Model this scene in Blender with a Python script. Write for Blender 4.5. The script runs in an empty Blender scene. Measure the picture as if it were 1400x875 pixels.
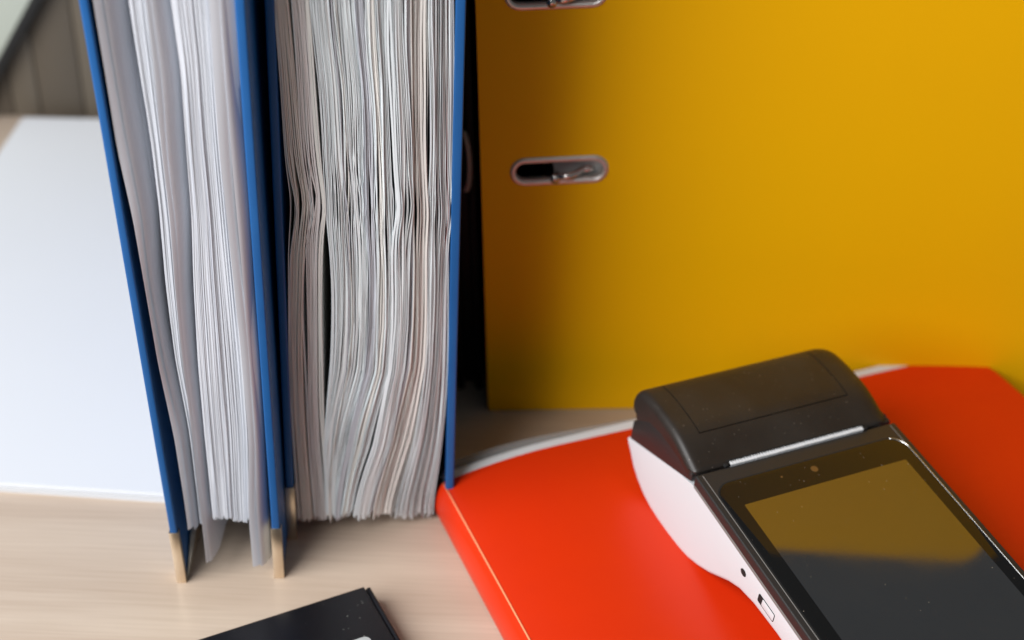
import bpy, bmesh, math, random
import numpy as np
from mathutils import Vector, Matrix

random.seed(7)
rng = np.random.default_rng(7)
R = math.radians
sc = bpy.context.scene
C = sc.collection
MM = 0.001                      # every length below is in millimetres

# ------------------------------------------------------------------ camera
cam_d = bpy.data.cameras.new('camera')
cam = bpy.data.objects.new('camera', cam_d)
C.objects.link(cam)
pitch, roll = R(33.5), R(2.5)
fw = Vector((0, math.cos(pitch), -math.sin(pitch)))
up0 = Vector((0, math.sin(pitch), math.cos(pitch)))
rt0 = Vector((1, 0, 0))
rt = rt0 * math.cos(roll) + up0 * math.sin(roll)
up = up0 * math.cos(roll) - rt0 * math.sin(roll)
m = Matrix((rt, up, -fw)).transposed().to_4x4()
m.translation = Vector((0, 0, 338 * MM))
cam.matrix_world = m
cam_d.sensor_width = 36.0
cam_d.lens = 1900 / 1400 * 36.0
cam_d.clip_start = 0.01
cam_d.clip_end = 50
cam_d.dof.use_dof = True
cam_d.dof.focus_distance = 0.415
cam_d.dof.aperture_fstop = 7.2
cam_d.dof.aperture_blades = 9
sc.camera = cam

# ------------------------------------------------------------------ light
world = bpy.data.worlds.new('World')
sc.world = world
world.use_nodes = True
wb = world.node_tree.nodes['Background']
wb.inputs['Color'].default_value = (0.92, 0.97, 1.0, 1)
wb.inputs['Strength'].default_value = 0.12


def area(name, loc, target, sx, sy, power, col):
    d = bpy.data.lights.new(name, 'AREA')
    d.shape = 'RECTANGLE'
    d.size, d.size_y = sx * MM, sy * MM
    d.energy = power
    d.color = col
    o = bpy.data.objects.new(name, d)
    C.objects.link(o)
    o.location = Vector(loc) * MM
    o.rotation_euler = (Vector(target) - Vector(loc)).to_track_quat('-Z', 'Y').to_euler()
    return o


area('window_light', (-670, -170, 710), (40, 430, 60), 900, 900, 24.5, (0.985, 0.99, 1.0))

vs = sc.view_settings
vs.view_transform = 'Standard'
vs.look = 'None'
vs.exposure = 0.0
vs.gamma = 1.0
vs.use_curve_mapping = False
sc.render.engine = 'CYCLES'


# ------------------------------------------------------------------ materials
def mat(name, col, rough=0.5, metal=0.0, spec=0.5, coat=0.0, noise=None, bump=None,
        ior=None, stretch=(1, 1, 1), dust=None, rvar=0.0):
    """noise=(scale, other colour, amount); bump=(scale, strength, distance mm); dust=(scale, threshold, colour)"""
    m = bpy.data.materials.new(name)
    m.use_nodes = True
    nt = m.node_tree
    b = nt.nodes['Principled BSDF']
    b.inputs['Base Color'].default_value = (*col, 1)
    b.inputs['Roughness'].default_value = rough
    b.inputs['Metallic'].default_value = metal
    b.inputs['Specular IOR Level'].default_value = spec
    b.inputs['Coat Weight'].default_value = coat
    b.inputs['Coat Roughness'].default_value = 0.1
    if ior:
        b.inputs['IOR'].default_value = ior
    tc = nt.nodes.new('ShaderNodeTexCoord')
    mp = nt.nodes.new('ShaderNodeMapping')
    mp.inputs['Scale'].default_value = stretch
    nt.links.new(tc.outputs['Object'], mp.inputs['Vector'])
    src = None
    if noise:
        n = nt.nodes.new('ShaderNodeTexNoise')
        n.inputs['Scale'].default_value = noise[0]
        n.inputs['Detail'].default_value = 5
        nt.links.new(mp.outputs['Vector'], n.inputs['Vector'])
        mr = nt.nodes.new('ShaderNodeMapRange')
        mr.inputs['From Min'].default_value = 0.3
        mr.inputs['From Max'].default_value = 0.7
        mr.inputs['To Max'].default_value = noise[2]
        nt.links.new(n.outputs['Fac'], mr.inputs['Value'])
        mx = nt.nodes.new('ShaderNodeMix')
        mx.data_type = 'RGBA'
        mx.inputs['A'].default_value = (*col, 1)
        mx.inputs['B'].default_value = (*noise[1], 1)
        nt.links.new(mr.outputs['Result'], mx.inputs['Factor'])
        nt.links.new(mx.outputs['Result'], b.inputs['Base Color'])
        src = mx.outputs['Result']
        if rvar:
            m2 = nt.nodes.new('ShaderNodeMapRange')
            m2.inputs['To Min'].default_value = rough - rvar
            m2.inputs['To Max'].default_value = rough + rvar
            nt.links.new(n.outputs['Fac'], m2.inputs['Value'])
            nt.links.new(m2.outputs['Result'], b.inputs['Roughness'])
    if dust:
        v = nt.nodes.new('ShaderNodeTexVoronoi')
        v.inputs['Scale'].default_value = dust[0]
        nt.links.new(tc.outputs['Object'], v.inputs['Vector'])
        # only some cells carry a speck: compare the random cell colour
        sp = nt.nodes.new('ShaderNodeSeparateColor')
        nt.links.new(v.outputs['Color'], sp.inputs['Color'])
        rad = nt.nodes.new('ShaderNodeMapRange')
        rad.inputs['From Min'].default_value = 1 - dust[1]
        rad.inputs['From Max'].default_value = 1.0
        rad.inputs['To Min'].default_value = 0.0
        rad.inputs['To Max'].default_value = 0.17
        nt.links.new(sp.outputs['Red'], rad.inputs['Value'])
        lt = nt.nodes.new('ShaderNodeMath')
        lt.operation = 'LESS_THAN'
        nt.links.new(v.outputs['Distance'], lt.inputs[0])
        nt.links.new(rad.outputs['Result'], lt.inputs[1])
        am = nt.nodes.new('ShaderNodeMath')
        am.operation = 'MULTIPLY'
        nt.links.new(lt.outputs[0], am.inputs[0])
        nt.links.new(sp.outputs['Green'], am.inputs[1])
        dx = nt.nodes.new('ShaderNodeMix')
        dx.data_type = 'RGBA'
        dx.inputs['A'].default_value = (*col, 1)
        dx.inputs['B'].default_value = (*dust[2], 1)
        if src:
            nt.links.new(src, dx.inputs['A'])
        nt.links.new(am.outputs[0], dx.inputs['Factor'])
        nt.links.new(dx.outputs['Result'], b.inputs['Base Color'])
    if bump:
        n2 = nt.nodes.new('ShaderNodeTexNoise')
        n2.inputs['Scale'].default_value = bump[0]
        n2.inputs['Detail'].default_value = 4
        nt.links.new(mp.outputs['Vector'], n2.inputs['Vector'])
        bp = nt.nodes.new('ShaderNodeBump')
        bp.inputs['Strength'].default_value = bump[1]
        bp.inputs['Distance'].default_value = bump[2] * MM
        nt.links.new(n2.outputs['Fac'], bp.inputs['Height'])
        nt.links.new(bp.outputs['Normal'], b.inputs['Normal'])
    return m


def wood_mat():
    m = bpy.data.materials.new('light_oak')
    m.use_nodes = True
    nt = m.node_tree
    b = nt.nodes['Principled BSDF']
    b.inputs['Roughness'].default_value = 0.34
    tc = nt.nodes.new('ShaderNodeTexCoord')
    mp = nt.nodes.new('ShaderNodeMapping')
    mp.inputs['Scale'].default_value = (2.2, 30, 30)
    mp.inputs['Rotation'].default_value = (0, 0, R(-1.0))
    nt.links.new(tc.outputs['Object'], mp.inputs['Vector'])
    n1 = nt.nodes.new('ShaderNodeTexNoise')
    n1.inputs['Scale'].default_value = 1.6
    n1.inputs['Detail'].default_value = 6
    n1.inputs['Distortion'].default_value = 0.8
    nt.links.new(mp.outputs['Vector'], n1.inputs['Vector'])
    mp2 = nt.nodes.new('ShaderNodeMapping')
    mp2.inputs['Scale'].default_value = (22, 800, 800)
    nt.links.new(tc.outputs['Object'], mp2.inputs['Vector'])
    n2 = nt.nodes.new('ShaderNodeTexNoise')
    n2.inputs['Scale'].default_value = 1.0
    n2.inputs['Detail'].default_value = 3
    nt.links.new(mp2.outputs['Vector'], n2.inputs['Vector'])
    cr = nt.nodes.new('ShaderNodeValToRGB')
    cr.color_ramp.elements[0].position = 0.28
    cr.color_ramp.elements[0].color = (0.475, 0.37, 0.285, 1)
    cr.color_ramp.elements[1].position = 0.72
    cr.color_ramp.elements[1].color = (0.56, 0.455, 0.36, 1)
    nt.links.new(n1.outputs['Fac'], cr.inputs['Fac'])
    mx = nt.nodes.new('ShaderNodeMix')
    mx.data_type = 'RGBA'
    mx.blend_type = 'MULTIPLY'
    mx.inputs['Factor'].default_value = 0.2
    cr2 = nt.nodes.new('ShaderNodeValToRGB')
    cr2.color_ramp.elements[0].position = 0.35
    cr2.color_ramp.elements[0].color = (0.62, 0.56, 0.5, 1)
    cr2.color_ramp.elements[1].position = 0.6
    nt.links.new(n2.outputs['Fac'], cr2.inputs['Fac'])
    nt.links.new(cr.outputs['Color'], mx.inputs['A'])
    nt.links.new(cr2.outputs['Color'], mx.inputs['B'])
    nt.links.new(mx.outputs['Result'], b.inputs['Base Color'])
    bp = nt.nodes.new('ShaderNodeBump')
    bp.inputs['Strength'].default_value = 0.25
    bp.inputs['Distance'].default_value = 0.1 * MM
    nt.links.new(n2.outputs['Fac'], bp.inputs['Height'])
    nt.links.new(bp.outputs['Normal'], b.inputs['Normal'])
    return m


def paper_mat(name, trans=0.0, rough=0.6, spec=0.3):
    """paper whose stock colour comes from the per-sheet colour attribute 'stock'"""
    m = bpy.data.materials.new(name)
    m.use_nodes = True
    nt = m.node_tree
    b = nt.nodes['Principled BSDF']
    b.inputs['Roughness'].default_value = rough
    b.inputs['Specular IOR Level'].default_value = spec
    at = nt.nodes.new('ShaderNodeAttribute')
    at.attribute_name = 'stock'
    nt.links.new(at.outputs['Color'], b.inputs['Base Color'])
    return m


def film_mat(name, col, alpha, rough=0.2):
    m = mat(name, col, rough=rough, spec=0.5)
    m.node_tree.nodes['Principled BSDF'].inputs['Alpha'].default_value = alpha
    return m


BLUE = mat('blue_cover', (0.008, 0.086, 0.275), rough=0.45, spec=0.3, noise=(60, (0.012, 0.108, 0.325), 0.6), bump=(900, 0.25, 0.08))
GOLD = mat('brass_metal', (0.86, 0.75, 0.60), rough=0.3, metal=1.0, noise=(120, (0.62, 0.5, 0.36), 0.6))
STEEL = mat('nickel_metal', (0.72, 0.70, 0.67), rough=0.22, metal=1.0)
BEIGE = mat('beige_ring', (0.50, 0.49, 0.40), rough=0.4)
RIM = mat('eyelet_metal', (0.80, 0.76, 0.72), rough=0.42, metal=0.85, noise=(150, (0.6, 0.55, 0.5), 0.6))
YELLOW = mat('yellow_cover', (0.88, 0.455, 0.0), rough=0.55, spec=0.15, noise=(14, (0.85, 0.43, 0.0), 0.6), bump=(700, 0.25, 0.07), rvar=0.08)
RED = mat('red_polypropylene', (0.63, 0.028, 0.002), rough=0.38, spec=0.28, noise=(30, (0.57, 0.022, 0.002), 0.5), bump=(1600, 0.12, 0.03), rvar=0.07)
CREASE = mat('stressed_orange_fold', (0.9, 0.30, 0.14), rough=0.4)
BLACKC = mat('black_cover', (0.012, 0.012, 0.012), rough=0.6, spec=0.25)
PAPER = paper_mat('filed_paper')
POCKET = paper_mat('plastic_pocket_film', rough=0.32, spec=0.5)
WHITEP = mat('white_paper', (0.655, 0.665, 0.68), rough=0.6, spec=0.25, noise=(8, (0.63, 0.64, 0.66), 0.6))
GREYP = mat('grey_board', (0.42, 0.42, 0.42), rough=0.6)
FILM = film_mat('clear_pocket_film', (0.42, 0.43, 0.44), 0.45, 0.25)
OAK = wood_mat()
SHELL = mat('white_plastic_shell', (0.55, 0.57, 0.585), rough=0.42, noise=(25, (0.53, 0.55, 0.565), 0.5), bump=(2500, 0.1, 0.02))
BLACKP = mat('black_plastic', (0.016, 0.011, 0.008), rough=0.42, spec=0.42, noise=(40, (0.028, 0.024, 0.021), 0.8),
             bump=(3500, 0.2, 0.03), dust=(800, 0.5, (0.2, 0.165, 0.13)), rvar=0.06)
FRAMEP = mat('dark_frame_plastic', (0.02, 0.018, 0.017), rough=0.45, spec=0.4, bump=(3000, 0.12, 0.02))
TRIM = mat('satin_grey_trim', (0.17, 0.16, 0.15), rough=0.5, spec=0.4)
SILVER = mat('glint_silver', (0.75, 0.75, 0.72), rough=0.25, metal=1.0)  # bright silver for the painted catch-light along the screen glass
GROOVE = mat('dark_gap', (0.004, 0.004, 0.004), rough=0.8)
GLASS = mat('bezel_glass', (0.006, 0.006, 0.006), rough=0.07, spec=0.35, dust=(800, 0.3, (0.25, 0.2, 0.16)))
DISPLAY = mat('display_glass', (0.010, 0.010, 0.011), rough=0.06, spec=1.0, ior=1.95, noise=(45, (0.014, 0.014, 0.014), 0.6), rvar=0.045, dust=(700, 0.22, (0.2, 0.17, 0.12)))
LENS = mat('camera_lens', (0.10, 0.05, 0.02), rough=0.1, spec=0.8)
GLOSSBLK = mat('gloss_black_card', (0.006, 0.006, 0.008), rough=0.30, spec=0.35, noise=(30, (0.011, 0.011, 0.013), 0.7),
               dust=(600, 0.3, (0.2, 0.2, 0.18)), rvar=0.05)
EDGEBRN = mat('worn_card_edge', (0.10, 0.07, 0.05), rough=0.35)
LABELG = mat('pale_grey_label', (0.40, 0.42, 0.42), rough=0.5)
BOARD = mat('grey_brown_board', (0.072, 0.057, 0.04), rough=0.6, noise=(4, (0.085, 0.066, 0.045), 0.8), stretch=(6, 6, 0.6))
BOARD2 = mat('pale_brown_board', (0.09, 0.072, 0.05), rough=0.6, noise=(4, (0.11, 0.09, 0.066), 0.8), stretch=(6, 6, 0.6))
PALE = mat('pale_green_panel', (0.40, 0.43, 0.37), rough=0.5)


# ------------------------------------------------------------------ helpers
def link_mesh(name, verts, faces, material, parent=None, smooth=False, recalc=True):
    me = bpy.data.meshes.new(name)
    me.from_pydata([tuple(c * MM for c in v) for v in verts], [], faces)
    if recalc:
        bm = bmesh.new()
        bm.from_mesh(me)
        bmesh.ops.recalc_face_normals(bm, faces=bm.faces)
        bm.to_mesh(me)
        bm.free()
    me.materials.append(material)
    if smooth:
        me.polygons.foreach_set('use_smooth', [True] * len(me.polygons))
    o = bpy.data.objects.new(name, me)
    C.objects.link(o)
    if parent:
        o.parent = parent
    return o


def bevel(o, w, seg=2, smooth=True, angle=35):
    bm = bmesh.new()
    bm.from_mesh(o.data)
    es = [e for e in bm.edges if len(e.link_faces) == 2 and e.calc_face_angle(0) > R(angle)]
    bmesh.ops.bevel(bm, geom=es, offset=w * MM, segments=seg, affect='EDGES', profile=0.5, clamp_overlap=True)
    bm.to_mesh(o.data)
    bm.free()
    if smooth:
        o.data.polygons.foreach_set('use_smooth', [True] * len(o.data.polygons))
        o.data.set_sharp_from_angle(angle=R(40))
    return o


HEXF = [(0, 1, 2, 3), (7, 6, 5, 4), (0, 4, 5, 1), (1, 5, 6, 2), (2, 6, 7, 3), (3, 7, 4, 0)]


def hexa(name, pts, material, parent=None, bev=0.0, seg=2):
    o = link_mesh(name, pts, HEXF, material, parent)
    if bev:
        bevel(o, bev, seg)
    return o


def box(name, a, b, material, parent=None, bev=0.0, seg=2):
    (x0, y0, z0), (x1, y1, z1) = a, b
    return hexa(name, [(x0, y0, z0), (x1, y0, z0), (x1, y1, z0), (x0, y1, z0),
                       (x0, y0, z1), (x1, y0, z1), (x1, y1, z1), (x0, y1, z1)], material, parent, bev, seg)


def empty(name, loc, rz=0.0):
    o = bpy.data.objects.new(name, None)
    o.empty_display_size = 0.02
    C.objects.link(o)
    o.location = Vector(loc) * MM
    o.rotation_euler = (0, 0, R(rz))
    return o


def tag(o, label, cat, group=None):
    o['label'] = label
    o['category'] = cat
    if group:
        o['group'] = group
    return o


def rrect(x0, x1, y0, y1, r, n=6):
    """rounded rectangle outline, r may be one radius or four (x0y0, x1y0, x1y1, x0y1)"""
    if not hasattr(r, '__len__'):
        r = (r,) * 4
    out = []
    for (cx, cy, rr, a0) in ((x0 + r[0], y0 + r[0], r[0], 180), (x1 - r[1], y0 + r[1], r[1], 270),
                             (x1 - r[2], y1 - r[2], r[2], 0), (x0 + r[3], y1 - r[3], r[3], 90)):
        for k in range(n + 1):
            a = R(a0 + 90 * k / n)
            out.append((cx + rr * math.cos(a), cy + rr * math.sin(a)))
    return out


def prism(name, outline, z0, z1, material, parent=None, bev=0.0, axis='z', seg=2):
    """extrude an outline; axis z: (a,b,z); axis y: (a,z,b) i.e. outline in x/z, extruded along y"""
    n = len(outline)
    if axis == 'z':
        v = [(a, b, z0) for a, b in outline] + [(a, b, z1) for a, b in outline]
    elif axis == 'y':
        v = [(a, z0, b) for a, b in outline] + [(a, z1, b) for a, b in outline]
    else:
        v = [(z0, a, b) for a, b in outline] + [(z1, a, b) for a, b in outline]
    f = [tuple(range(n))[::-1], tuple(range(n, 2 * n))] + [(i, (i + 1) % n, n + (i + 1) % n, n + i) for i in range(n)]
    o = link_mesh(name, v, f, material, parent)
    if bev:
        bevel(o, bev, seg)
    else:
        o.data.set_sharp_from_angle(angle=R(40))
    return o


def plate_with_holes(name, outline, holes, y0, y1, material, parent):
    """flat board in x/z with real holes, thickness y0..y1"""
    cu = bpy.data.curves.new(name, 'CURVE')
    cu.dimensions = '2D'
    cu.fill_mode = 'BOTH'
    for pts in [outline] + holes:
        sp = cu.splines.new('POLY')
        sp.points.add(len(pts) - 1)
        for p, q in zip(sp.points, pts):
            p.co = (q[0] * MM, q[1] * MM, 0, 1)
        sp.use_cyclic_u = True
    cu.extrude = (y1 - y0) / 2 * MM
    tmp = bpy.data.objects.new(name + '_tmp', cu)
    C.objects.link(tmp)
    dg = bpy.context.evaluated_depsgraph_get()
    dg.update()
    me = bpy.data.meshes.new_from_object(tmp.evaluated_get(dg))
    bpy.data.objects.remove(tmp)
    me.transform(Matrix.Rotation(R(90), 4, 'X'))
    me.transform(Matrix.Translation((0, (y0 + y1) / 2 * MM, 0)))
    me.name = name
    me.materials.clear()
    me.materials.append(material)
    o = bpy.data.objects.new(name, me)
    C.objects.link(o)
    o.parent = parent
    return o


def tube(name, path, rad, material, parent=None, n=10, closed=False, flat=None):
    """round bar swept along a list of points (mm); flat=(ra, rb) makes an oval section"""
    P = [Vector(p) for p in path]
    N = len(P)
    v, f = [], []
    ref = None
    for i in range(N):
        t = (P[(i + 1) % N] - P[i - 1]) if closed else (P[min(i + 1, N - 1)] - P[max(i - 1, 0)])
        t.normalize()
        if ref is None:
            ref = Vector((0, 0, 1)) if abs(t.z) < 0.9 else Vector((0, 1, 0))
        b = t.cross(ref).normalized()
        ref = b.cross(t).normalized()
        for k in range(n):
            a = 2 * math.pi * k / n
            v.append(tuple(P[i] + rad * (math.cos(a) * b + math.sin(a) * ref)))
    for i in range(N if closed else N - 1):
        j = (i + 1) % N
        for k in range(n):
            f.append((i * n + k, i * n + (k + 1) % n, j * n + (k + 1) % n, j * n + k))
    if not closed:
        f += [tuple(range(n)), tuple(range((N - 1) * n, N * n))]
    return link_mesh(name, v, f, material, parent, smooth=True)


# ------------------------------------------------------------------ setting
desk = box('desk', (-900, -250, -28), (900, 780, 0), OAK, bev=1.5)
desk['kind'] = 'structure'
wall = box('wall', (-900, 698, 0.5), (900, 712, 150), BOARD)
wall['kind'] = 'structure'
xs = -560
k = 0
while xs < -120:
    wd = random.choice((15, 19, 24))
    b = box('board', (xs, 691 - random.uniform(0, 1), 0.5), (xs + wd - 0.25, 697, 148), BOARD if k % 2 else BOARD2, wall, bev=1.0)
    xs += wd
    k += 1

B1 = {
    'coverL': [(204.9, -38.22, -35.82), (184.7, -37.47, -35.18), (163.1, -36.67, -34.3), (140.1, -36.02, -33.57), (115.5, -35.54, -33.0), (89.1, -34.8, -32.17), (60.8, -34.0, -31.28), (30.3, -33.15, -30.56)],
    'coverR': [(205.4, 1.14, 4.34), (185.0, 1.21, 4.31), (163.3, 1.07, 4.08), (140.1, 0.93, 3.83), (115.4, 0.78, 3.56), (88.8, 0.62, 3.27), (60.3, 0.21, 2.74), (29.7, 0.01, 2.4)],
    'P1': [(205.0, -35.26, -28.02), (184.7, -34.6, -27.9), (163.1, -34.1, -26.79), (140.1, -32.14, -25.81), (115.5, -31.31, -27.08), (89.1, -30.42, -26.04), (60.7, -28.33, -22.87), (30.2, -27.49, -23.01)],
    'S2': [(205.1, -27.46, -21.5), (184.8, -26.75, -21.37), (163.2, -25.8, -21.64), (140.1, -25.81, -21.91), (115.5, -26.45, -22.64), (89.1, -26.04, -23.41), (60.7, -24.24, -21.96), (30.2, -24.19, -22.3)],
    'P3': [(205.1, -21.69, -16.09), (184.8, -21.57, -15.22), (163.2, -22.03, -15.68), (140.1, -21.91, -15.96), (115.4, -22.64, -18.61), (89.0, -22.97, -19.46), (60.7, -22.65, -19.0), (30.1, -22.77, -18.99)],
    'S4': [(205.2, -15.72, -5.24), (184.9, -14.83, -5.57), (163.2, -15.48, -5.72), (140.1, -15.96, -5.47), (115.4, -17.54, -5.2), (88.9, -18.58, -5.13), (60.5, -19.0, -5.52), (30.0, -19.22, -7.13)],
    'P5': [(205.4, -5.42, 0.96), (185.0, -5.76, 0.82), (163.3, -6.12, 0.87), (140.1, -5.67, 0.72), (115.4, -5.2, 0.35), (88.9, -4.91, -0.05), (60.4, -5.06, -0.48), (29.8, -7.13, -1.42)],
}
B2 = {
    'coverL': [(198.4, 4.48, 6.67), (185.6, 4.1, 6.53), (172.4, 3.92, 6.6), (158.6, 3.51, 6.46), (146.7, 3.24, 6.23), (138.2, 3.17, 6.2), (132.0, 3.02, 6.3), (125.6, 2.88, 6.18), (116.6, 2.58, 5.92), (103.3, 2.27, 5.44), (89.6, 1.95, 5.18), (75.3, 1.62, 4.67), (60.6, 1.28, 4.14), (45.3, 0.92, 3.6), (29.4, 0.8, 3.28), (11.2, 0.34, 2.61)],
    'coverR': [(199.4, 56.56, 59.18), (186.5, 56.74, 59.41), (173.2, 56.71, 59.64), (159.4, 56.9, 59.67), (147.4, 56.84, 59.87), (138.8, 56.95, 60.02), (132.6, 56.81, 59.91), (126.2, 56.89, 60.02), (117.1, 56.79, 59.94), (103.7, 56.72, 59.94), (89.9, 56.66, 59.93), (75.5, 56.36, 59.68), (60.7, 56.04, 59.43), (45.3, 55.72, 59.17), (29.3, 55.13, 58.39), (11.0, 54.27, 57.6)],
    'H1': [(198.5, 6.67, 16.24), (185.7, 6.74, 16.89), (172.5, 7.01, 17.15), (158.7, 7.09, 17.43), (146.8, 7.3, 17.8), (138.3, 8.15, 18.55), (132.1, 8.7, 18.76), (125.7, 7.5, 17.86), (116.7, 6.36, 17.07), (103.4, 5.67, 16.33), (89.6, 4.95, 15.79), (75.4, 4.43, 15.47), (60.6, 4.14, 15.14), (45.3, 4.08, 15.04), (29.4, 4.02, 15.43), (11.2, 4.13, 15.78)],
    'H2': [(199.0, 16.44, 56.36), (186.2, 17.09, 56.33), (172.9, 18.19, 56.5), (159.1, 18.48, 56.47), (147.2, 18.45, 56.62), (138.6, 18.99, 56.51), (132.3, 18.98, 56.59), (126.0, 18.74, 56.45), (116.9, 19.08, 56.33), (103.6, 19.05, 56.27), (89.8, 18.56, 56.19), (75.5, 17.82, 56.12), (60.6, 16.34, 55.8), (45.3, 14.8, 55.22), (29.3, 14.44, 53.87), (11.1, 14.77, 51.46)],
}


# ------------------------------------------------------------------ far corner panel
pr = tag(empty('framed_panel', (-296, 680, 0)),
         'blurred pale panel with a slanting black edge bar in the far left corner', 'panel')
ux, uz = 0.551, 0.834            # along the black bar
nx, nz = -0.834, 0.551           # away from it, up and to the left


def pq(a, b, y):
    return (a * ux + b * nx, y, a * uz + b * nz)


hexa('panel', [pq(2, 3, 4), pq(150, 3, 4), pq(150, 118, 4), pq(2, 118, 4),
               pq(2, 3, 8), pq(150, 3, 8), pq(150, 118, 8), pq(2, 118, 8)], PALE, pr, 0.8)
for q in ((0, 0, 152, 5.5), (0, 114, 152, 120)):
    hexa('frame_bar', [pq(q[0], q[1], 3), pq(q[2], q[1], 3), pq(q[2], q[3], 3), pq(q[0], q[3], 3),
                       pq(q[0], q[1], 9), pq(q[2], q[1], 9), pq(q[2], q[3], 9), pq(q[0], q[3], 9)], BLACKC, pr, 0.8)

# ------------------------------------------------------------------ white paper stack
st = tag(empty('paper_stack', (-190, 384, 0)), 'low stack of white paper sheets on the desk left of the blue binders', 'paper stack')
corners = [(-72, 2), (69, -2.8), (50, 304), (-79, 297)]
z = 0.05
for i in range(8):
    t = random.uniform(0.35, 0.62)
    j = [(c[0] + random.uniform(-0.9, 0.9), c[1] + random.uniform(-1.3, 0.6) + (3 if (i == 6 and n_ > 1) else 0)) for n_, c in enumerate(corners)]
    hexa('sheet', [(x, y, z) for x, y in j] + [(x, y, z + t) for x, y in j], WHITEP, st)
    z += t + 0.03


# ------------------------------------------------------------------ filed paper
def smooth_noise(zz, amp, lo=30, hi=140, n=4):
    out = np.zeros_like(zz)
    for _ in range(n):
        wl = rng.uniform(lo, hi)
        out += np.sin(zz * 2 * math.pi / wl + rng.uniform(0, 6.28)) * rng.uniform(0.3, 1)
    return out * amp / n


def stock(kind='white'):
    if kind == 'white':
        v = rng.uniform(0.74, 0.86)
        w = rng.uniform(-0.022, 0.008)
        return (v + w - 0.03, v + 0.014, v - w * 0.9 + 0.03)
    if kind == 'cool':
        v = rng.uniform(0.60, 0.71)
        return (v * 0.935, v * 0.975, v * 1.06)
    if kind == 'warm':
        v = rng.uniform(0.78, 0.85)
        return (v * 1.0, v * 0.985, v * 0.945)
    if kind == 'mauve':
        v = rng.uniform(0.72, 0.80)
        return (v * 1.01, v * 0.975, v * 0.975)
    return kind


STN = (0.0, 3.0, 9.0, 26.0, 70.0)
BLD = (0.0, 0.04, 0.18, 0.6, 1.0)


def sheets_object(name, parent, sheets, material):
    """sheets: list of dicts z, a (front lateral), base (lateral far back), d0, t, col, path(optional). One mesh."""
    V, F, COL = [], [], []
    for s in sheets:
        zz, nz_ = s['z'], len(s['z'])
        stn = s.get('stn')
        if stn is None:
            stn = [(s['a'] * (1 - b) + s['base'] * b, s['d0'] + d) for d, b in zip(STN, BLD)]
        ns = len(stn)
        base = len(V)
        h = s['t'] / 2
        for (a, d) in stn:
            for sg in (-1, 1):
                if s.get('facing'):        # curled sheet: thickness along the depth direction
                    V += list(zip(a, d + sg * h, zz))
                else:
                    V += list(zip(a + sg * h, d, zz))

        def ix(k, sg, i):
            return base + (k * 2 + sg) * nz_ + i
        for k in range(ns - 1):
            for i in range(nz_ - 1):
                F.append((ix(k, 0, i), ix(k + 1, 0, i), ix(k + 1, 0, i + 1), ix(k, 0, i + 1)))
                F.append((ix(k, 1, i), ix(k, 1, i + 1), ix(k + 1, 1, i + 1), ix(k + 1, 1, i)))
            for i in (0, nz_ - 1):
                F.append((ix(k, 0, i), ix(k, 1, i), ix(k + 1, 1, i), ix(k + 1, 0, i)))
        for i in range(nz_ - 1):
            F.append((ix(0, 0, i), ix(0, 0, i + 1), ix(0, 1, i + 1), ix(0, 1, i)))
        COL += [(*s['col'], 1.0)] * (len(V) - base)
    me = bpy.data.meshes.new(name)
    me.from_pydata([(x * MM, y * MM, q * MM) for x, y, q in V], [], F)
    ca = me.color_attributes.new('stock', 'FLOAT_COLOR', 'POINT')
    ca.data.foreach_set('color', np.array(COL, dtype=np.float32).ravel())
    me.materials.append(material)
    me.polygons.foreach_set('use_smooth', [True] * len(me.polygons))
    me.set_sharp_from_angle(angle=R(50))
    o = bpy.data.objects.new(name, me)
    C.objects.link(o)
    o.parent = parent
    return o


def table(rows):
    r = sorted(rows)
    return np.array([q[0] for q in r]), np.array([q[1] for q in r]), np.array([q[2] for q in r])


def soft(zz, zs, vs_):
    """interpolate a table and round its corners"""
    v = np.interp(zz, zs, vs_)
    k = np.array([1, 2, 3, 2, 1]) / 9.0
    return np.convolve(np.pad(v, 2, mode='edge'), k, mode='valid')


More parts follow.
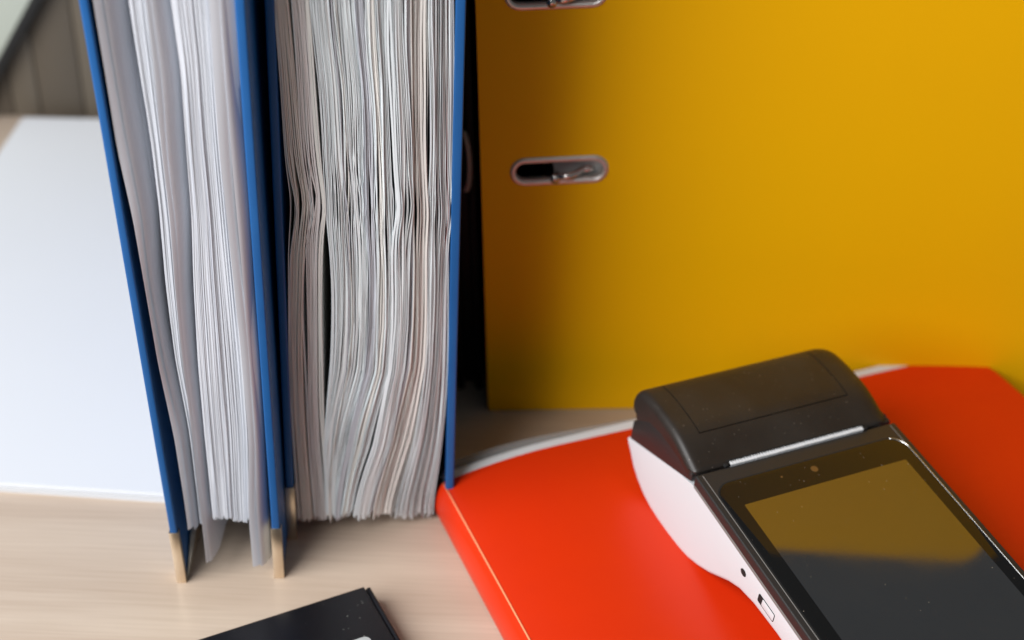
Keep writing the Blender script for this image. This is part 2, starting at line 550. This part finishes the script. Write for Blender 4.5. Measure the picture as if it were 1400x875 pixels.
def bundle(name, parent, rows, n, kind, zb, zt=304.0, nclus=1, camp=0.4, samp=0.12, t=0.24, kink=None, comp=(0.86, 1.0),
           gpow=None, djit=0.7, zbj=1.5, odd=(), d_off=0.0, dz=3.2, recede=0.0, vary=False, swl=(14, 70)):
    zs, L_, R_ = table(rows)
    wts = rng.choice([0.55, 0.8, 1.0, 1.3, 2.6], n, p=[0.25, 0.25, 0.25, 0.15, 0.10]) if vary else np.ones(n)
    wts = wts / wts.mean()
    pos = (np.cumsum(wts) - wts / 2) / n
    bounds = np.sort(rng.uniform(0.02, 0.98, nclus - 1)) if nclus > 1 else np.array([])
    cid = np.searchsorted(bounds, pos)
    objs = []
    for c in range(nclus):
        mem = [i for i in range(n) if cid[i] == c]
        if not mem:
            continue
        ctr = pos[mem].mean()
        zfull = np.arange(0, 310, dz)
        cn = smooth_noise(zfull, camp, 45, 170)
        cf = comp[0] + (comp[1] - comp[0]) * (0.5 + 0.5 * np.sin(zfull / rng.uniform(18, 40) + rng.uniform(0, 6)))
        ck = rng.uniform(-1, 1)
        czk = (kink[0] + rng.uniform(-7, 7)) if kink else 0
        cdo = rng.uniform(-0.4, 0.5)
        czb = zb + rng.uniform(-zbj, zbj)
        kd = kind if isinstance(kind, str) else kind[c % len(kind)]
        sh = []
        for i in mem:
            z0 = max(1.0, czb + rng.uniform(-zbj, zbj) * 0.6 - (0.65 * recede) * max(0.0, (pos[i] - 0.55) / 0.45))
            zz = np.concatenate([[z0], np.arange(z0 + dz * 0.6, zt + rng.uniform(-1.5, 1.5), dz)])
            l, r = soft(zz, zs, L_), soft(zz, zs, R_)
            s = ctr + (pos[i] - ctr) * np.interp(zz, zfull, cf)
            if gpow is not None:
                g = np.interp(zz, gpow[0], gpow[1])
                s = np.clip(s, 0.001, 1) ** g
            a = l + (r - l) * s + np.interp(zz, zfull, cn) * np.clip(4 * s * (1 - s) + 0.1, 0, 1) + smooth_noise(zz, samp, *swl)
            if kink:
                a = a + (ck * kink[1] + rng.normal() * kink[2]) * np.exp(-np.abs((zz - czk) / kink[3]) ** 1.5)
            a = np.clip(a, l - 0.3, r + 0.3)
            base = np.interp(250.0, zs, L_) + (np.interp(250.0, zs, R_) - np.interp(250.0, zs, L_)) * pos[i]
            d0 = 1.2 + d_off + recede * max(0.0, (pos[i] - 0.55) / 0.45) + cdo + rng.normal() * djit * 0.2 + smooth_noise(zz, 0.35, 60, 200)
            col = stock(kd)
            if rng.uniform() < 0.014 and odd:
                col = odd[int(rng.integers(len(odd)))]
            sh.append(dict(z=zz, a=a, base=np.full_like(zz, base), d0=d0, t=t * (rng.uniform(0.8, 1.15) if not vary else 0.95 * wts[i]), col=col))
        objs.append(sheets_object(name, parent, sh, PAPER))
    return objs


def curled(name, parent, rows, kind, zb, n=2, depth=9.0, zt=303.0, flip=False, wav=0.35, d_off=0.0, share=(0.0, 1.0), point=0.0):
    """a thick pocket whose front margin is bowed so that its face shows"""
    zs, L_, R_ = table(rows)
    sh = []
    for i in range(n):
        z0 = zb + rng.uniform(-1, 1)
        zz = np.concatenate([[z0], np.arange(z0 + 2, zt, 3.0)])
        l, r = soft(zz, zs, L_), soft(zz, zs, R_)
        f0 = share[0] + (share[1] - share[0]) * i / n
        wn = smooth_noise(zz, wav, 35, 150)
        a0 = l + (r - l) * f0 + wn * (0.25 + f0)
        a1 = r + smooth_noise(zz, wav * 0.5, 30, 120)
        if flip:
            a0, a1 = r - (r - l) * f0 + wn * 0.3, l
        bow = 1.0 + 0.5 * smooth_noise(zz, 1.0, 60, 180)
        stn = []
        dd = 0.4 + d_off + 0.5 * i + smooth_noise(zz, 0.5, 50, 160) + point * np.exp(-(zz - z0) / 14.0)
        for q in np.linspace(0, 1, 7):
            a = a0 + (a1 - a0) * q
            d = dd + depth * (q ** 1.7) * bow
            stn.append((a, d))
        stn.append((a1 * 0.5 + 0.5 * a1.mean(), dd + depth * bow + 14))
        stn.append((np.full_like(a1, a1.mean()), dd + 70))
        sh.append(dict(z=zz, stn=stn, t=0.45, col=stock(kind), facing=True))
    return sheets_object(name, parent, sh, POCKET)


def cover(parent, front_bottom, front_top, back_bottom, back_top, th, label=None, name='cover'):
    """board: the four corners of its left face as (a, d, z) and its thickness to the right"""
    p = [front_bottom, back_bottom, back_top, front_top]
    o = hexa(name, [tuple(q) for q in p] + [(q[0] + th, q[1], q[2]) for q in p], BLUE, parent, 0.55, 3)
    return o


def protector(parent, a0, d0, lean, th, h, inner=0):
    """brass channel round the lower corner of a board's fore-edge"""
    e = 0.35
    out = [(-e, 6.0), (-e, -e), (th + e, -e), (th + e, 2.2)]
    inn = [(-0.02, 6.0), (-0.02, -0.02), (th + 0.02, -0.02), (th + 0.02, 2.2)]
    v, f = [], []
    for zz in (0.0, h):
        sh = lean * zz
        for (x, y) in out + inn[::-1]:
            v.append((a0 + x + sh, d0 + y, zz + 0.05))
    n = 8
    f = [tuple(range(n)), tuple(range(n, 2 * n))] + [(i, (i + 1) % n, n + (i + 1) % n, n + i) for i in range(n)]
    o = link_mesh('corner_protector', v, f, GOLD, parent)
    bevel(o, 0.12, 2)
    if inner:
        x = a0 + th + 0.02
        g = link_mesh('rail', [(x, d0 + 2.4, 0.05), (x, d0 + 60, 0.05), (x, d0 + 60, 13), (x, d0 + 24, 13),
                               (x + 0.6, d0 + 2.4, 0.05), (x + 4.2, d0 + 60, 0.05), (x + 4.2, d0 + 60, 13), (x + 3.2, d0 + 24, 13)],
                      HEXF, GOLD, o)
        bevel(g, 0.2, 2)
    return o


RED_EDGE, GREEN_EDGE, DARK_EDGE = (0.22, 0.05, 0.05), (0.03, 0.13, 0.10), (0.06, 0.06, 0.07)

# ---- binder in front left
b1 = tag(empty('binder', (-76.7, 345, 0), 5), 'overstuffed blue binder on the left, its thick plastic pockets bulging, set slightly forward', 'binder', 'blue binders standing on the desk')
cover(b1, (-32.6, -1.4, 0.1), (-41.6, -1.4, 315), (-35.5, 283, 0.1), (-43, 283, 315), 2.45, name='cover')
protector(b1, -32.6, -1.4, -0.0286, 2.45, 22.5, inner=1)
cover(b1, (-0.2, 0, 0.1), (1.6, 0, 315), (-1.0, 283, 0.1), (1.0, 283, 315), 2.75, name='cover')
protector(b1, -0.2, 0, 0.0057, 2.75, 22.5)
hexa('spine', [(-35, 283.4, 0.1), (3, 283.4, 0.1), (3, 285.8, 0.1), (-35, 285.8, 0.1),
               (-41, 283.4, 315), (5, 283.4, 315), (5, 285.8, 315), (-41, 285.8, 315)], BLUE, b1, 0.5)
curled('plastic_pocket', b1, B1['P1'], 'cool', 22, n=2, depth=11, flip=False, wav=1.0, share=(0, 0.8))
bundle('page_bundle', b1, [(q[0], q[1] + 0.5, q[2]) for q in B1['S2']], 24, 'cool', 24, nclus=2, camp=0.3, samp=0.06, d_off=1.2)
curled('plastic_pocket', b1, B1['P3'], 'cool', 6.5, n=2, depth=8, wav=0.6, share=(0, 0.5))
bundle('page_bundle', b1, B1['S4'], 58, 'cool', 25, nclus=3, camp=0.14, samp=0.05, comp=(0.97, 1.03), odd=(DARK_EDGE,), d_off=0.3)
curled('plastic_pocket', b1, B1['P5'], 'cool', 7, n=2, depth=4, wav=0.3, share=(0, 0.9), d_off=-1.3)

# ---- binder beside it
b2 = tag(empty('binder', (-76, 364.1, 0), 4), 'blue binder in the middle, crammed with crinkled curling pages, beside the yellow folder', 'binder', 'blue binders standing on the desk')
cover(b2, (0.5, 0, 0.1), (6.6, 0, 315), (-0.5, 283, 0.1), (5.5, 283, 315), 2.6, name='cover')
protector(b2, 0.5, 0, 0.0194, 2.6, 24)
cover(b2, (55.7, 8.5, 0.1), (57.6, 8.5, 315), (53.0, 283, 0.1), (55.0, 283, 315), 3.0, name='cover')
protector(b2, 55.7, 8.5, 0.006, 3.0, 10)
hexa('spine', [(-0.5, 283.4, 0.1), (57, 283.4, 0.1), (57, 285.8, 0.1), (-0.5, 285.8, 0.1),
               (5.5, 283.4, 315), (59, 283.4, 315), (59, 285.8, 315), (5.5, 285.8, 315)], BLUE, b2, 0.5)
H1 = [(r_[0], r_[1], r_[2]) for r_ in B2['H1']]
bundle('page_bundle', b2, H1, 38, ('white', 'warm', 'white', 'mauve', 'warm'), 9, nclus=5, camp=0.9, samp=0.22, kink=(132, 1.3, 0.5, 9), comp=(0.82, 1.06), odd=(RED_EDGE, DARK_EDGE), d_off=0.3, djit=1.0, vary=True, swl=(30, 130))
bundle('page_bundle', b2, B2['H2'], 150, ('white', 'white', 'cool', 'white', 'warm', 'white'), 9.5, nclus=19, camp=0.85, samp=0.42,
       kink=(131, 0.8, 0.35, 10), comp=(0.90, 1.12), gpow=((0, 12, 40, 72, 90), (2.4, 2.2, 1.5, 1.06, 1.0)),
       odd=(RED_EDGE, GREEN_EDGE, DARK_EDGE), djit=1.1, zbj=2.2, recede=8.0, vary=True, swl=(35, 150))

# ---- black folder added as dark filler for the gap
bk = tag(empty('filler_folder', (-10.2, 458, 0)), 'thin black folder added as dark filler in the gap between blue binder and yellow folder', 'folder')
bk.rotation_euler = (0, R(-3.0), R(2.0))
box('cover', (-10.5, 0, 0.3), (-7.9, 180, 240), BLACKC, bk, 0.4)
box('cover', (-3.2, 0, 0.3), (-0.6, 180, 240), BLACKC, bk, 0.4)
box('page_block', (-7.6, 3, 3), (-3.5, 175, 236), BLACKC, bk, 0.3)
tube('metal_ring', [(-4.4 + 2.0 * math.sin(t), -0.8 - 2.5 * math.sin(t), 105 - 12 * math.cos(t)) for t in np.linspace(0.0, math.pi, 14)], 1.0, BEIGE, bk)

# ------------------------------------------------------------------ yellow folder
yf = tag(empty('lever_arch_folder', (-7.8, 443.9, 0.3)), 'large yellow folder standing upright with metal-rimmed ring slots in its cover', 'folder')
yf.rotation_euler = (0, R(-3.0), R(5.2))


def stadium(x0, x1, zc, h, n=12):
    r = h / 2
    return [(x1 - r + r * math.cos(a), zc + r * math.sin(a)) for a in np.linspace(-math.pi / 2, math.pi / 2, n)] + \
           [(x0 + r + r * math.cos(a), zc + r * math.sin(a)) for a in np.linspace(math.pi / 2, 1.5 * math.pi, n)]


SLOTS = ((10.3, 46.0, 106.4), (9.3, 44.6, 172.6))
YW, YH = 272.0, 238.0
fc = plate_with_holes('front_cover', [(x, q - 0.050 * x if q < 20 else q) for x, q in rrect(0, YW, 0, YH, (1.5, 6, 9, 1.5))],
                      [stadium(a + 1.3, b - 1.3, zc, 8.4) for a, b, zc in SLOTS], 0, 2.4, YELLOW, yf)
box('back_cover', (0, 52, 0), (YW, 54.4, YH), YELLOW, yf, 0.5)
box('spine', (-0.2, 2.6, 0), (2.2, 51.8, YH), BLACKC, yf, 0.4)
for a, b, zc in SLOTS:
    # pressed metal rim: flange on the face, lip turned into the hole
    o_, i_ = stadium(a, b, zc, 11.2), stadium(a + 2.0, b - 2.0, zc, 7.2)
    n = len(o_)
    prof = [(0.0, -0.02), (0.15, -0.55), (0.55, -0.85), (1.0, -0.6), (1.0, 3.0)]
    v, f = [], []
    for (t, y) in prof:
        for (p, q) in zip(o_, i_):
            v.append((p[0] + (q[0] - p[0]) * t, y, p[1] + (q[1] - p[1]) * t))
    for k in range(len(prof) - 1):
        for i in range(n):
            j = (i + 1) % n
            f.append((k * n + i, k * n + j, (k + 1) * n + j, (k + 1) * n + i))
    rim = link_mesh('slot_rim', v, f, RIM, yf, smooth=True)
    rim['label'] = 'metal rim pressed round a ring slot'
    # arch end of the lever mechanism resting in the slot
    xm = (a + b) / 2
    pts = [(xm - 1 + 13 * t, 2.2 - 3.6 * math.sin(math.pi * min(1, t * 1.25 + 0.12)), zc - 2.2 + 1.4 * t) for t in np.linspace(0, 1, 12)]
    arch = tube('ring_arch', pts, 1.25, STEEL, rim)
    tube('ring_post', [(xm - 1.6, y, zc - 3.0 - 0.25 * (1 if y < 0 else 0)) for y in (-1.2, 0.5, 3, 7, 14, 28)], 1.7, STEEL, rim)
box('page_block', (26.5, 4.5, 6), (250, 40, 226), GREYP, yf, 0.5)
box('interior_shade', (3, 40.5, 4), (26, 51.5, 230), BLACKC, yf)  # black block stands in for the shade of the empty interior behind the slots

# ------------------------------------------------------------------ red folder
rf = tag(empty('display_book', (-22.1, 380.2, 0), 23.4), 'glossy red folder lying flat on the desk beneath the payment terminal', 'folder')
RW, RL = 231.0, 305.0


def rz(u, v):
    """height of the red cover's top face; local x = u across, y = -v towards the viewer"""
    s = min(1, max(0, u / 44.0))
    base = 15.6 + 4.8 * (1 - (1 - s) ** 2.0)
    base -= 1.6 * max(0, (u - 175) / 54.0) ** 2
    base += 0.35 * math.sin(u * 0.035 + v * 0.02) + 0.25 * math.sin(v * 0.045 + 1.0) * s
    return base


us = [0, 1.2, 3, 6, 10, 15, 21, 28, 36, 45] + list(np.linspace(55, RW, 30))
vsn = list(np.linspace(0, RL, 44))
V, F = [], []
nu, nv = len(us), len(vsn)
CR = 13.0
for lay in (0, 1):
    for v_ in vsn:
        for u_ in us:
            uu, vv = u_, v_
            # rounded far right corner
            if uu > RW - CR and vv < CR:
                lim = RW - CR + math.sqrt(max(0, CR * CR - (CR - vv) ** 2))
                uu = min(uu, lim)
            V.append((uu, -vv, rz(uu, vv) - 0.9 * lay))
for i in range(nv - 1):
    for j in range(nu - 1):
        a = i * nu + j
        F.append((a, a + 1, a + nu + 1, a + nu))
        b = a + nu * nv
        F.append((b, b + nu, b + nu + 1, b + 1))
rim_idx = [j for j in range(nu)] + [i * nu + nu - 1 for i in range(1, nv)] + [(nv - 1) * nu + j for j in range(nu - 2, -1, -1)] + [i * nu for i in range(nv - 2, 0, -1)]
for p, q in zip(rim_idx, rim_idx[1:] + rim_idx[:1]):
    F.append((p, q, q + nu * nv, p + nu * nv))
fcv = link_mesh('front_cover', V, F, RED, rf, smooth=True)
fcv.data.set_sharp_from_angle(angle=R(40))
# spine: slightly bulging strip from the fold down to the desk
sp_prof = [(0.0, 13.55), (-0.9, 12.9), (-1.9, 11), (-2.7, 8), (-2.9, 5), (-2.5, 2.2), (-1.2, 0.4), (0.6, 0.1), (1.2, 1.0), (-0.9, 3), (-1.6, 6), (-1.3, 9), (-0.3, 12), (0.6, 12.7)]
V, F = [], []
n = len(sp_prof)
vsp = np.linspace(0, RL, 20)
for v_ in vsp:
    dz_ = rz(0, v_) - 15.6
    for (x, zq) in sp_prof:
        V.append((x, -v_, max(0.1, zq * 15.6 / 13.6 + dz_ * zq / 13.6)))
for i in range(len(vsp) - 1):
    for k in range(n):
        F.append((i * n + k, i * n + (k + 1) % n, (i + 1) * n + (k + 1) % n, (i + 1) * n + k))
F += [tuple(range(n)), tuple(range((len(vsp) - 1) * n, len(vsp) * n))]
spn = link_mesh('spine', V, F, RED, rf, smooth=True)
spn.data.set_sharp_from_angle(angle=R(50))
tube('fold_line', [(0.05, -v_, rz(0, v_) + 0.02) for v_ in np.linspace(0.3, RL - 0.3, 30)], 0.33, CREASE, spn, n=8)
box('back_cover', (1.5, -RL, 0.1), (RW - 2, 0, 1.1), RED, rf, 0.3)


def sheet_under(name, v0, v1f, drop, th, u0, u1, material, parent, lift=0.0):
    """sheet below the red cover that follows its curve; far edge at v = v1f(u) (negative = sticks out)"""
    uu = np.linspace(u0, u1, 40)
    vv = np.linspace(0, 1, 8)
    V, F = [], []
    for lay in (0, 1):
        for q in vv:
            for u_ in uu:
                e = v1f(u_)
                v_ = e + (v0 - e) * q
                V.append((u_, -v_, rz(u_, max(v_, 0)) - drop - th * lay - min(0, v_) * lift))
    a, b = len(vv), len(uu)
    for i in range(a - 1):
        for j in range(b - 1):
            k = i * b + j
            F.append((k, k + 1, k + b + 1, k + b))
            k += a * b
            F.append((k, k + b, k + b + 1, k + 1))
    ri = list(range(b)) + [i * b + b - 1 for i in range(1, a)] + [(a - 1) * b + j for j in range(b - 2, -1, -1)] + [i * b for i in range(a - 2, 0, -1)]
    for p, q in zip(ri, ri[1:] + ri[:1]):
        F.append((p, q, q + a * b, p + a * b))
    o = link_mesh(name, V, F, material, parent, smooth=True)
    o.data.set_sharp_from_angle(angle=R(40))
    return o


sheet_under('insert_sheet', 290, lambda u: -4.0 + 0.4 * math.sin(u * 0.05), 0.95, 0.6, 1.5, 206, WHITEP, rf, 0.22)
for k, dr in enumerate((2.2, 3.2, 4.2)):
    sheet_under('clear_pocket', 285, lambda u, k=k: -(11.5 - 1.0 * k) + 5.0 * min(1, u / 105.0) + 6 * max(0, 1 - u / 5.0), dr, 0.25, 0.8 + 0.8 * k, 205, FILM, rf)
sheet_under('page_block', 288, lambda u: -0.8, 5.5, 5.5, 3, 205, WHITEP, rf)

# ------------------------------------------------------------------ payment terminal
A = Vector((60.3, 344.0, 54.3))
ps, ta = R(25.1), R(6.9)
w_ = Vector((math.cos(ps), math.sin(ps), 0))
l_ = Vector((math.sin(ps), -math.cos(ps), 0)) * math.cos(ta) - Vector((0, 0, math.sin(ta)))
n_ = w_.cross(-l_)
pt = bpy.data.objects.new('payment_terminal', None)
C.objects.link(pt)
pt.empty_display_size = 0.02
mw = Matrix((w_, -l_, n_)).transposed().to_4x4()
mw.translation = A * MM
pt.matrix_world = mw
tag(pt, 'handheld payment terminal with black printer lid and touchscreen on white body, on red folder', 'terminal')
TW, TL = 78.0, 156.0

# white lower shell, lofted along the length (local y = -u)
ust = [-40.2, -39.4, -37.5, -34, -30, -25, -20, -14, -7, 0, 6, 12, 18, 23, 28, 34, 42, 55, 75, 100, 125, 145, 152, 155, TL]
ntop = lambda u: float(np.interp(u, [-41, -1.5, 10, 62, 160], [-21.6, -4.8, -4.7, -5.2, -5.2]))
nbot = lambda u: float(np.interp(u, [-40.2, -39.4, -37.5, -34, -30, -25, -20, -14, -7, 0, 6, 12, 18, 23, 28, 34, 42, 55, 145, 152, 155, 156],
                                 [-22.5, -24.5, -27.5, -31.5, -34.2, -36.4, -37.4, -37.6, -37.3, -36.4, -34.8, -32.2, -28.8, -25.2, -21.6, -18.4, -16.4, -15.2, -15, -13.5, -11, -9]))
V, F = [], []
NA = 7
for u in ust:
    t_, b_ = ntop(u), nbot(u)
    hgt = t_ - b_
    r = min(2.8, hgt * 0.4)
    ins = 0.1 * min(1, hgt / 25)
    e = 1.6 if u > 153 else (0.6 if u > 150 else 0)
    left = [(0.2 + e, t_), (0.0 + e, t_ - min(1.2, hgt * .2)), (ins + e, b_ + r)]
    arc = [(ins + e + r - r * math.cos(R(90 * k / NA)), b_ + r - r * math.sin(R(90 * k / NA))) for k in range(1, NA + 1)]
    sec = left + arc
    sec = sec + [(TW - x, y) for x, y in sec[::-1]]
    for (x, y) in sec:
        V.append((x, -u, y))
ns = len(sec)
for i in range(len(ust) - 1):
    for k in range(ns):
        F.append((i * ns + k, i * ns + (k + 1) % ns, (i + 1) * ns + (k + 1) % ns, (i + 1) * ns + k))
F += [tuple(range(ns)), tuple(range((len(ust) - 1) * ns, len(ust) * ns))]
shell = link_mesh('shell', V, F, SHELL, pt, smooth=True)
shell.data.set_sharp_from_angle(angle=R(45))
# charging port and flap on the left flank
port = prism('port', [(-34.3 + 1.5 * math.cos(a), -9.2 + 1.25 * math.sin(a)) for a in np.linspace(0, 6.283, 17)[:-1]], -0.12, 1.2, GROOVE, shell, axis='x')
prism('port_rim', [(-34.3 + 2.1 * math.cos(a), -9.2 + 1.8 * math.sin(a)) for a in np.linspace(0, 6.283, 17)[:-1]], -0.05, 1.0, SHELL, port, axis='x')
usb = prism('usb_port', rrect(-52.4, -43.4, -11.6, -8.3, 0.6), -0.1, 1.2, GROOVE, shell, axis='x')
prism('flap', rrect(-52.2, -45.6, -11.4, -8.5, 0.5), -0.18, 1.0, SHELL, usb, bev=0.2, axis='x')

# dark upper frame round the screen
frame = prism('screen_frame', rrect(0.15, TW - 0.15, -TL + 0.5, -0.35, (9, 9, 0.6, 0.6)), -4.95, -0.25, FRAMEP, pt, bev=1.3, seg=3)
prism('screen_gap', rrect(2.6, TW - 2.2, -142, -6.0, 6.4, 8), -1.0, -0.19, GROOVE, frame)
glass = prism('screen_glass', rrect(3.1, TW - 2.7, -141.5, -6.5, 6.0, 8), -0.9, 0.10, GLASS, pt, bev=0.28, seg=2)
prism('display', rrect(8.6, 70.6, -128, -16.8, 0.5, 2), 0.0, 0.125, DISPLAY, glass)
prism('front_camera', [(38.8 + 1.25 * math.cos(a), -10.6 + 1.25 * math.sin(a)) for a in np.linspace(0, 6.283, 25)[:-1]], 0.0, 0.13, LENS, glass)
prism('light_sensor', [(26.5 + 0.4 * math.cos(a), -10.2 + 0.4 * math.sin(a)) for a in np.linspace(0, 6.283, 13)[:-1]], 0.0, 0.128, LENS, glass)

for sgn in (0, 1):
    tr = [(-0.06, -4.9), (-0.06, -4.2), (2.3, -0.17), (2.6, -0.17), (2.6, -4.9)]
    if sgn:
        tr = [(TW - x, y) for x, y in tr]
    vv_ = [(x, -1.2, y) for x, y in tr] + [(x, -TL + 9.5, y) for x, y in tr]
    m_ = len(tr)
    o = link_mesh('side_trim', vv_, [tuple(range(m_)), tuple(range(m_, 2 * m_))] + [(i, (i + 1) % m_, m_ + (i + 1) % m_, m_ + i) for i in range(m_)], TRIM, frame)
    bevel(o, 0.25, 2)
edge = [(TW - 2.65, y, 0.02) for y in np.linspace(-120, -13, 20)] + \
       [(TW - 8.7 + 6.05 * math.cos(a), -12.5 + 6.05 * math.sin(a), 0.02) for a in np.linspace(0.05, math.pi * 0.4, 10)] 
tube('edge_glint', edge, 0.26, SILVER, glass, n=8)  # silver bead stands in for the catch-light on the glass chamfer

# printer block under the lid (dark recessed flank)
blk = [(-39.3, -21.0), (-39.3, -12.5), (-36, -8.8), (-30, -4), (-20, -1.5), (-1.2, -1.2), (-1.2, -4.6)]
V = [(0.12, -u, q) for u, q in blk] + [(TW - 0.12, -u, q) for u, q in blk]
n = len(blk)
F = [tuple(range(n)), tuple(range(n, 2 * n))] + [(i, (i + 1) % n, n + (i + 1) % n, n + i) for i in range(n)]
bevel(link_mesh('printer_block', V, F, FRAMEP, pt), 0.5, 2)

# printer lid: swept profile with rounded ends and a real panel groove
ctl = [(-0.75, -3.2), (-0.75, -0.6), (-1.2, -0.05), (-6, 1.45), (-11, 2.95), (-15, 3.8), (-19, 4.15), (-26, 4.1), (-32, 3.6), (-36.5, 2.7), (-39.8, 0.9), (-41.8, -1.9),
       (-42.7, -4.6), (-42.5, -7.6), (-41, -9.6), (-38.6, -10.3)]


def catmull(p, m=6):
    P = [np.array(q, float) for q in p]
    P = [2 * P[0] - P[1]] + P + [2 * P[-1] - P[-2]]
    out = []
    for i in range(1, len(P) - 2):
        for k in range(m):
            t = k / m
            out.append(0.5 * ((2 * P[i]) + (-P[i - 1] + P[i + 1]) * t + (2 * P[i - 1] - 5 * P[i] + 4 * P[i + 1] - P[i + 2]) * t * t
                              + (-P[i - 1] + 3 * P[i] - 3 * P[i + 1] + P[i + 2]) * t ** 3))
    out.append(P[-2])
    return out


pc = [np.array(ctl[0]), np.array(ctl[1])] + catmull(ctl[2:], 6)
# arc length, then insert groove stations
Ls = np.concatenate([[0], np.cumsum([np.linalg.norm(pc[i + 1] - pc[i]) for i in range(len(pc) - 1)])])
pcx = np.array(pc)
u_g = 13.2
iL = float(np.interp(-(-u_g), -pcx[2:60, 0], Ls[2:60]))
GWD = 0.42
stns = sorted(list(Ls) + [iL - GWD / 2, iL - GWD / 2 + 0.04, iL + GWD / 2 - 0.04, iL + GWD / 2])
PX = np.interp(stns, Ls, pcx[:, 0])
PN = np.interp(stns, Ls, pcx[:, 1])
gs = (8.6, 66.8)
rl, nl, rgt, ngt = 2.6, 3.0, 8.0, 4.2      # end shoulders: across and down, left and right
cols = []          # (s, inset, groove?)
for k in range(7):
    a = R(90 * k / 6)
    cols.append((rl - rl * math.cos(a), nl - nl * math.sin(a)))
mids = []
for g in gs:
    mids += [g - GWD / 2, g - GWD / 2 + 0.04, g + GWD / 2 - 0.04, g + GWD / 2]
inner = sorted(mids + list(np.linspace(rl + 2, TW - rgt - 2, 14)))
cols += [(s, 0.0) for s in inner]
cols += [(TW - rgt + rgt * math.sin(R(15 * k)), ngt - ngt * math.cos(R(15 * k))) for k in range(7)]
V, F = [], []
nc = len(cols) + 2
for i, Lq in enumerate(stns):
    p = np.array((PX[i], PN[i]))
    a = np.array((PX[max(i - 1, 0)], PN[max(i - 1, 0)]))
    b = np.array((PX[min(i + 1, len(stns) - 1)], PN[min(i + 1, len(stns) - 1)]))
    tg = (b - a) / (np.linalg.norm(b - a) + 1e-9)
    nin = np.array((tg[1], -tg[0]))
    cen = np.array((-22.0, -4.0))
    if nin @ (cen - p) < 0:
        nin = -nin
    q = i / (len(stns) - 1)
    bot = np.array((-1.4, -4.4)) * (1 - q) + np.array((-38.0, -10.2)) * q
    row = [(0.25, bot)]
    for (s, ins) in cols:
        dep = ins
        in_u = iL - GWD / 2 + 0.02 < Lq < iL + GWD / 2 - 0.02
        for g in gs:
            if abs(s - g) < GWD / 2 - 0.02 and Lq > iL - GWD / 2 + 0.02:
                dep = 0.55
        if in_u and gs[0] - GWD / 2 < s < gs[1] + GWD / 2:
            dep = 0.55
        d_ = min(dep, 4.2)
        row.append((s, p + nin * d_))
    row.append((TW - 0.25, bot))
    for s, pp in row:
        V.append((s, -pp[0], pp[1]))
for i in range(len(stns) - 1):
    for k in range(nc - 1):
        F.append((i * nc + k, i * nc + k + 1, (i + 1) * nc + k + 1, (i + 1) * nc + k))
F += [tuple(range(nc)), tuple(range((len(stns) - 1) * nc, len(stns) * nc))]
lid = link_mesh('printer_lid', V, F, BLACKP, pt, smooth=True)
lid.data.set_sharp_from_angle(angle=R(38))
# torn receipt paper in the slot, serrated by the cutter
V, F = [], []
N = 90
for i in range(N + 1):
    s = 13.2 + (65.0 - 13.2) * i / N
    V.append((s, 1.0, 0.55 + (0.16 if i % 2 else 0)))
    V.append((s, -0.35 - random.uniform(0, 0.12) , 0.42 + 0.05 * math.sin(i * 0.4)))
    V.append((s, -0.35, -1.5))
for i in range(N):
    F.append((3 * i, 3 * i + 3, 3 * i + 4, 3 * i + 1))
    F.append((3 * i + 1, 3 * i + 4, 3 * i + 5, 3 * i + 2))
slip = link_mesh('receipt_paper', V, F, WHITEP, pt, recalc=False)
sd = slip.modifiers.new('thickness', 'SOLIDIFY')
sd.thickness = 0.00012
V, F = [], []
NT = 64
for i in range(NT):
    s0, s1 = 12.6 + 53.0 * i / NT, 12.6 + 53.0 * (i + 1) / NT
    k = len(V)
    V += [(s0, 1.5, 0.45), (s1, 1.5, 0.45), ((s0 + s1) / 2, 0.35, 0.85), (s0, 1.5, 0.95), (s1, 1.5, 0.95)]
    F += [(k, k + 1, k + 2), (k + 3, k + 2, k + 4), (k, k + 2, k + 3), (k + 1, k + 4, k + 2), (k, k + 3, k + 4, k + 1)]
link_mesh('cutter', V, F, GROOVE, lid)
for s in (11.2, 65.4):
    box('slot_notch', (s, -0.4, -0.6), (s + 1.4, 0.9, 0.42), GROOVE, lid, 0.1)

# ------------------------------------------------------------------ flat black case at the front
cs = tag(empty('flat_case', (-43.5, 335.4, 0), 28.3), 'thin glossy black case with a pale grey rounded patch at the front edge of view', 'case')
CWD, CLN, CH = 92.0, 130.0, 8.0
body = prism('body', rrect(-CWD, 0, -CLN, 0, 2.2, 5), 0.05, CH - 1.1, GLOSSBLK, cs, bev=0.5)
top = prism('lid', rrect(-CWD, -1.9, -CLN, 0, (2, 0.5, 0.5, 2), 5), CH - 0.95, CH, GLOSSBLK, cs, bev=0.25)
tube('rolled_edge', [(-0.75, y, CH - 0.85) for y in np.linspace(-CLN + 1, -0.9, 24)], 0.85, GLOSSBLK, cs, n=12)
prism('worn_edge', rrect(-CWD + 1.5, -2.0, -0.22, 0.12, 0.05, 2), CH - 0.85, CH - 0.12, EDGEBRN, top)
prism('label', rrect(-34, -8.8, -52, -20.8, 2.0, 6), CH + 0.01, CH + 0.12, LABELG, top)
